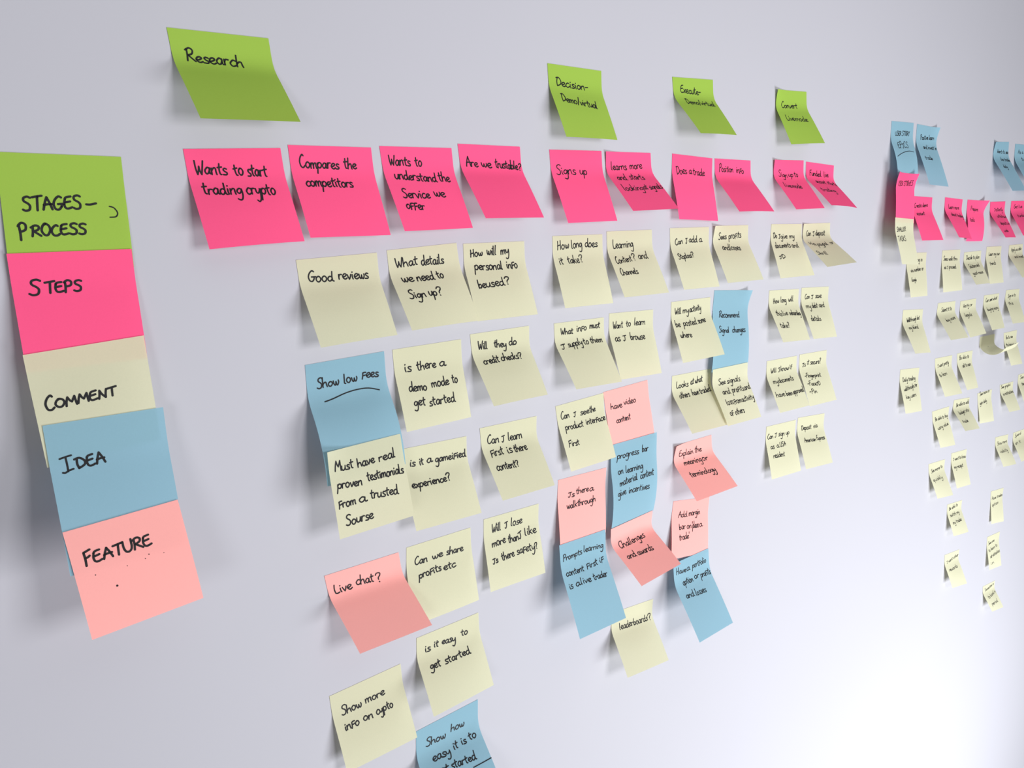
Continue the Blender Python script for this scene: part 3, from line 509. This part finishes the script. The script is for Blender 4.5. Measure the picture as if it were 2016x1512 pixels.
N('pink', 'pink note hanging straight with curled top corner, third of the far pink row', 'pink story notes in the far map',
  (1592.88, 12.74, 0.35, 1671.04, 9.8, 0.35, -1.8, -3.62, 0.0, 0.0, 12.16, 12.14, -20.0, 76.52),
  [('Prepare', 17.4, 18.9, 50.8, 20.1, 3.6), ('tools', 10.2, 39.8, 29.1, 40.6, 3.6)], peel=(0, 10))
N('pink', 'pink note with four short lines, fourth of the far pink row', 'pink story notes in the far map',
  (1700.45, 7.44, 0.35, 1776.53, 7.52, 0.35, 3.27, -3.6, 0.0, 0.0, 34.53, 29.24, -3.0, 77.56),
  [('Instantly', 22.3, 18.3, 66.1, 18.5, 3.6), ('withdraws', 26.3, 31.8, 74.5, 33.7, 3.6), ('deposits on', 19.7, 47.9, 74.7, 49.5, 3.6), ('web', 15.2, 65.1, 43.4, 64.8, 3.6)])
N('pink', 'pink note cut by the right edge, last of the far pink row', 'pink story notes in the far map',
  (1808.04, 7.74, 0.35, 1884.49, 7.49, 0.35, -1.26, 0.98, 0.0, 0.0, 31.3, 33.12, -3.0, 76.26),
  [('Get live', 16.9, 14.8, 62.3, 14.5, 3.6), ('funds', 25.7, 34.2, 58.5, 33.4, 3.6)])
N('cream', 'cream note overlapped by the SMALLER TASKS note, ending in Google', 'cream task notes in the far map',
  (1362.51, -73.57, 0.35, 1436.74, -76.25, 0.35, -2.39, -2.9, 0.0, 0.0, 13.76, 9.68, -3.0, 76.14),
  [('Log in', 37.7, 16.0, 61.5, 14.8, 3.6), ('via number or', 14.2, 33.0, 66.4, 30.4, 3.6), ('Google', 13.1, 49.2, 32.8, 48.7, 2.88)])
N('cream', 'cream note hanging straight with two lines, below the second far pink note', 'cream task notes in the far map',
  (1500.65, -76.15, 0.35, 1578.61, -78.3, 0.35, -1.76, -1.49, 0.0, 0.0, 9.17, 11.17, -3.0, 75.84),
  [('Sees walk thru', 7.3, 18.2, 65.3, 19.1, 3.6), ('as I proceed', 8.7, 33.5, 57.1, 34.5, 3.6)])
N('cream', 'cream note with three slanted lines below the straight pink note', 'cream task notes in the far map',
  (1596.87, -84.61, 0.35, 1676.93, -84.99, 0.35, -2.24, -2.06, 0.0, 0.0, 33.74, 27.16, -3.0, 66.76),
  [('Decide to plan', 11.3, 14.4, 69.6, 14.2, 3.6), ('Solutions and', 13.5, 31.9, 60.5, 30.4, 3.6), ('good news', 13.3, 46.5, 63.3, 45.0, 3.6)])
N('cream', 'cream note hanging flat right of the three-line slanted note in the first far cream row', 'cream task notes in the far map',
  (1702.45, -78.98, 0.35, 1777.8, -81.14, 0.35, -5.45, -1.87, 0.0, 0.0, 15.85, 12.63, -3.0, 73.9),
  [('Learn my own', 14.2, 18.0, 70.7, 17.4, 3.6), ('trends', 15.4, 36.8, 45.1, 36.1, 3.6)])
N('cream', 'cream note at the right edge in the first far cream row, lifted', 'cream task notes in the far map',
  (1818.63, -81.21, 0.35, 1895.26, -82.08, 0.35, -2.09, 0.01, 0.0, 0.0, 35.47, 36.95, -3.0, 74.05),
  [('Apply as able', 13.8, 13.3, 69.1, 12.0, 3.6), ('and invest', 24.0, 28.4, 72.5, 29.5, 3.6)])
N('cream', 'cream note alone at the left of the second far cream row', 'cream task notes in the far map',
  (1361.17, -170.82, 0.35, 1438.49, -176.53, 0.35, -4.83, -4.25, 0.0, 0.0, 30.18, 22.24, -3.0, 79.6),
  [('Walkthrough bot', 16.3, 21.6, 64.9, 17.9, 3.6), ('my blend', 16.9, 35.3, 54.1, 34.0, 3.6)])
N('cream', 'cream note second in the second far cream row, lower left corner lifted', 'cream task notes in the far map',
  (1499.02, -171.7, 0.35, 1574.31, -174.26, 0.35, -10.2, -0.48, 0.0, 0.0, 36.58, 32.69, -3.0, 74.65),
  [('Submit it to', 18.1, 17.2, 62.0, 16.3, 3.6), ('buy more', 23.2, 38.1, 64.6, 34.3, 3.6)])
N('cream', 'cream note third in the second far cream row, in front of a narrow shadow', 'cream task notes in the far map',
  (1597.6, -177.15, 0.35, 1671.57, -177.9, 0.35, -1.78, -0.13, 0.0, 0.0, 27.44, 27.88, -3.0, 72.77),
  [('Verify or', 14.5, 13.5, 59.5, 13.2, 3.6), ('legals', 16.7, 31.8, 48.5, 32.2, 3.6)])
N('cream', 'cream note fourth in the second far cream row, above the curled note', 'cream task notes in the far map',
  (1710.07, -175.61, 0.35, 1787.86, -177.65, 0.35, -5.07, -2.27, 0.0, 0.0, 26.15, 19.9, -3.0, 72.49),
  [('Can see what', 10.8, 14.2, 68.4, 11.2, 3.6), ('buying many', 13.1, 32.5, 69.5, 31.5, 3.6)])
N('cream', 'cream note at the right end of the second far cream row', 'cream task notes in the far map',
  (1825.15, -174.35, 0.35, 1900.62, -177.64, 0.35, -10.99, -2.48, 0.0, 0.0, 26.07, 21.21, -3.0, 73.25),
  [('Sign in to', 14.5, 16.5, 57.1, 14.6, 3.6), ('this', 13.7, 32.0, 36.9, 32.1, 3.6)])
N('cream', 'cream note just right of the curled note near the right edge', 'cream task notes in the far map',
  (1833.5, -265.85, 0.35, 1908.94, -267.82, 0.35, 14.01, -2.38, 0.0, 0.0, 15.96, 19.94, -3.0, 75.18),
  [('Be to see', 12.0, 14.7, 53.1, 15.0, 3.6), ('the bonus in one', 7.9, 30.6, 75, 33.1, 3.6)])
N('cream', 'cream note with three lines, leftmost and lowest of the first far column', 'cream task notes in the far map',
  (1365.11, -276.21, 0.35, 1440.28, -283.36, 0.35, -0.2, -7.02, 0.0, 0.0, 15.71, 15.1, -3.0, 79.05),
  [('Daily trading', 11.3, 22.7, 63.4, 20.8, 3.6), ('walkthroughs for', 11.3, 39.6, 68.9, 33.1, 3.6), ('key users', 13.3, 53.6, 57.0, 50.4, 3.6)])
N('cream', 'cream note first of the pair below the second far cream row, wide shadow left', 'cream task notes in the far map',
  (1503.78, -275.51, 0.35, 1579.25, -279.29, 0.35, 9.25, -2.04, 0.0, 0.0, 20.12, 27.5, -3.0, 76.59),
  [('I want pretty', 11.6, 18.6, 62.9, 15.4, 3.6), ('to learn', 8.5, 37.6, 44.9, 35.1, 3.6)])
N('cream', 'cream note second of the pair left of the curled note, third far row', 'cream task notes in the far map',
  (1601.54, -279.45, 0.35, 1675.92, -282.43, 0.35, 10.01, -3.85, 0.0, 0.0, 21.24, 20.05, -3.0, 75.94),
  [('Be able to', 11.7, 13.4, 61.0, 13.2, 3.6), ('sell to earn', 20.5, 30.2, 67.2, 29.5, 3.6)])
N('cream', 'cream note with two lines left of the three-line lifted one, fourth far row', 'cream task notes in the far map',
  (1508.33, -378.4, 0.35, 1584.51, -381.48, 0.35, 14.53, -4.22, 0.0, 0.0, 14.24, 21.0, -3.0, 76.73),
  [('Be able to buy', 11.2, 21.4, 73.0, 20.0, 3.6), ('using value', 13.3, 40.2, 68.1, 35.4, 3.6)])
N('cream', 'cream note lifted with three lines in the fourth far row', 'cream task notes in the far map',
  (1605.52, -372.59, 0.35, 1681.1, -380.03, 0.35, -14.83, -5.79, 0.0, 0.0, 39.81, 33.29, -3.0, 66.65),
  [('Be able to add', 15.0, 14.8, 74.9, 11.5, 3.6), ('budget into', 17.6, 31.6, 68.9, 28.0, 3.6), ('trade', 11.6, 49.8, 38.2, 49.1, 3.6)])
N('cream', 'cream note hanging flat right of the lifted three-line note in the fourth far row', 'cream task notes in the far map',
  (1720.1, -378.66, 0.35, 1796.03, -381.86, 0.35, 13.39, -2.31, 0.0, 0.0, 5.4, 13.26, -3.0, 68.42),
  [('See more in', 11.4, 6.7, 63.1, 3.9, 3.6), ('gain daily', 10.9, 27.0, 50.0, 23.5, 3.6)], flat=True)
N('cream', 'cream note lifted below the curled note and to its right', 'cream task notes in the far map',
  (1839.39, -379.82, 0.35, 1916.84, -383.78, 0.35, 14.06, -3.03, 0.0, 0.0, 23.73, 26.29, -3.0, 65.21),
  [('See graphs', 5.8, 9.5, 60.4, 7.9, 3.6), ('on notifications', 11.6, 26.2, 75, 24.7, 3.6)])
N('cream', 'cream note cut by the right edge beside the fourth far row', 'cream task notes in the far map',
  (1943.93, -373.21, 0.35, 2020.01, -375.69, 0.35, 0.82, -1.71, 0.0, 0.0, 22.52, 24.58, -3.0, 69.66),
  [('See', 12.8, 11.3, 34.6, 11.0, 3.6), ('them', 19.4, 27.0, 37.0, 27.5, 3.6)])
N('cream', 'cream note in the fifth far row, the one near the right edge fully in view', 'cream task notes in the far map',
  (1841.39, -497.45, 0.35, 1917.39, -505.87, 0.35, 5.82, -6.07, 0.0, 0.0, 23.42, 29.24, -3.0, 68.79),
  [('Show more', 11.5, 19.5, 70.7, 17.3, 3.6), ('visibility', 12.9, 37.7, 59.1, 37.0, 3.6)])
N('cream', 'cream note cut by the right edge in the fifth far row', 'cream task notes in the far map',
  (1947.57, -508.76, 0.35, 2023.39, -513.12, 0.35, 1.12, -3.29, 0.0, 0.0, 26.87, 27.83, -3.0, 68.43),
  [('Spend', 11.9, 12.8, 50.9, 9.6, 3.6), ('on it', 7.2, 29.1, 40.7, 28.5, 3.6)])
N('cream', 'cream note leftmost of the fifth far row with a dark lower left shadow', 'cream task notes in the far map',
  (1510.75, -483.06, 0.35, 1584.86, -489.57, 0.35, 9.86, -5.51, 0.0, 0.0, 19.12, 26.74, -3.0, 72.52),
  [('See more to', 10.9, 20.2, 67.0, 15.5, 3.6), ('quickly', 8.1, 38.3, 55.6, 35.7, 3.6)])
N('cream', 'cream note right of the leftmost fifth-row one, higher and flatter', 'cream task notes in the far map',
  (1613.62, -483.89, 0.35, 1689.74, -491.35, 0.35, 2.8, -7.2, 0.0, 0.0, 16.54, 18.66, -3.0, 73.39),
  [('I want to know', 9.6, 16.8, 74.2, 17.2, 3.6), ('my receipt', 10.0, 33.5, 56.0, 34.2, 3.6)])
N('cream', 'cream note with three lines at mid height of the sixth far row', 'cream task notes in the far map',
  (1614.01, -592.96, 0.35, 1687.41, -602.18, 0.35, 2.4, -6.55, 0.0, 0.0, 20.28, 25.7, -3.0, 67.1),
  [('Be able to', 10.1, 14.1, 55.6, 9.3, 3.6), ('switch my', 11.8, 27.8, 60.8, 25.0, 3.6), ('my trades', 13.4, 43.9, 60.1, 41.0, 3.6)])
N('cream', 'cream note hanging flat and straight in the sixth far row near the right edge', 'cream task notes in the far map',
  (1845.88, -623.31, 0.35, 1920.19, -633.14, 0.35, 2.46, -10.34, 0.0, 0.0, 6.7, 12.62, -3.0, 76.78),
  [('Have trades', 8.4, 21.2, 75, 18.1, 3.6), ('option', 8.6, 36.8, 49.8, 33.1, 3.6)], flat=True)
N('cream', 'cream note with two lines in the seventh far row, pale against bright wall', 'cream task notes in the far map',
  (1621.19, -705.33, 0.35, 1695.01, -715.16, 0.35, 4.94, -8.48, 0.0, 0.0, 21.02, 28.6, -3.0, 72.52),
  [('I want other', 12.2, 21.1, 75, 13.5, 3.6), ('rewards', 12.5, 38.7, 59.5, 35.2, 3.6)])
N('cream', 'cream note with four short lines in the seventh far row', 'cream task notes in the far map',
  (1848.81, -732.69, 0.35, 1924.2, -740.93, 0.35, 1.55, -10.3, 0.0, 0.0, 10.79, 15.41, -3.0, 78.49),
  [('See one', 9.3, 21.0, 47.0, 17.7, 3.6), ('to learn to', 9.1, 37.6, 64.7, 31.8, 3.6), ('set notifications', 14.8, 52.7, 75, 46.3, 3.6), ('in', 12.8, 68.1, 36.2, 67.0, 3.6)])
N('cream', 'lowest cream note of the far map, below the four-line one', 'cream task notes in the far map',
  (1849.37, -853.87, 0.35, 1922.65, -863.49, 0.35, 9.18, -5.84, 0.0, 0.0, 27.95, 33.4, -3.0, 63.02),
  [('Transaction in', 13.2, 16.2, 70.3, 8.4, 3.6), ('to bond in', 17.8, 34.4, 75, 26.6, 3.6), ('period', 18.6, 50.2, 60.5, 47.5, 3.6)])
N('cream', 'curled cream note rolled straight out from the wall, casting a ragged shadow', 'cream task notes in the far map',
  (1708.51, -259.35, 0.35, 1784.62, -261.85, 0.35, -3.0, -3.0, 0.0, 0.0, 52.0, 60.0, 105.0, 76.0),
  [('.', 0.8, 37.9, 23.3)])
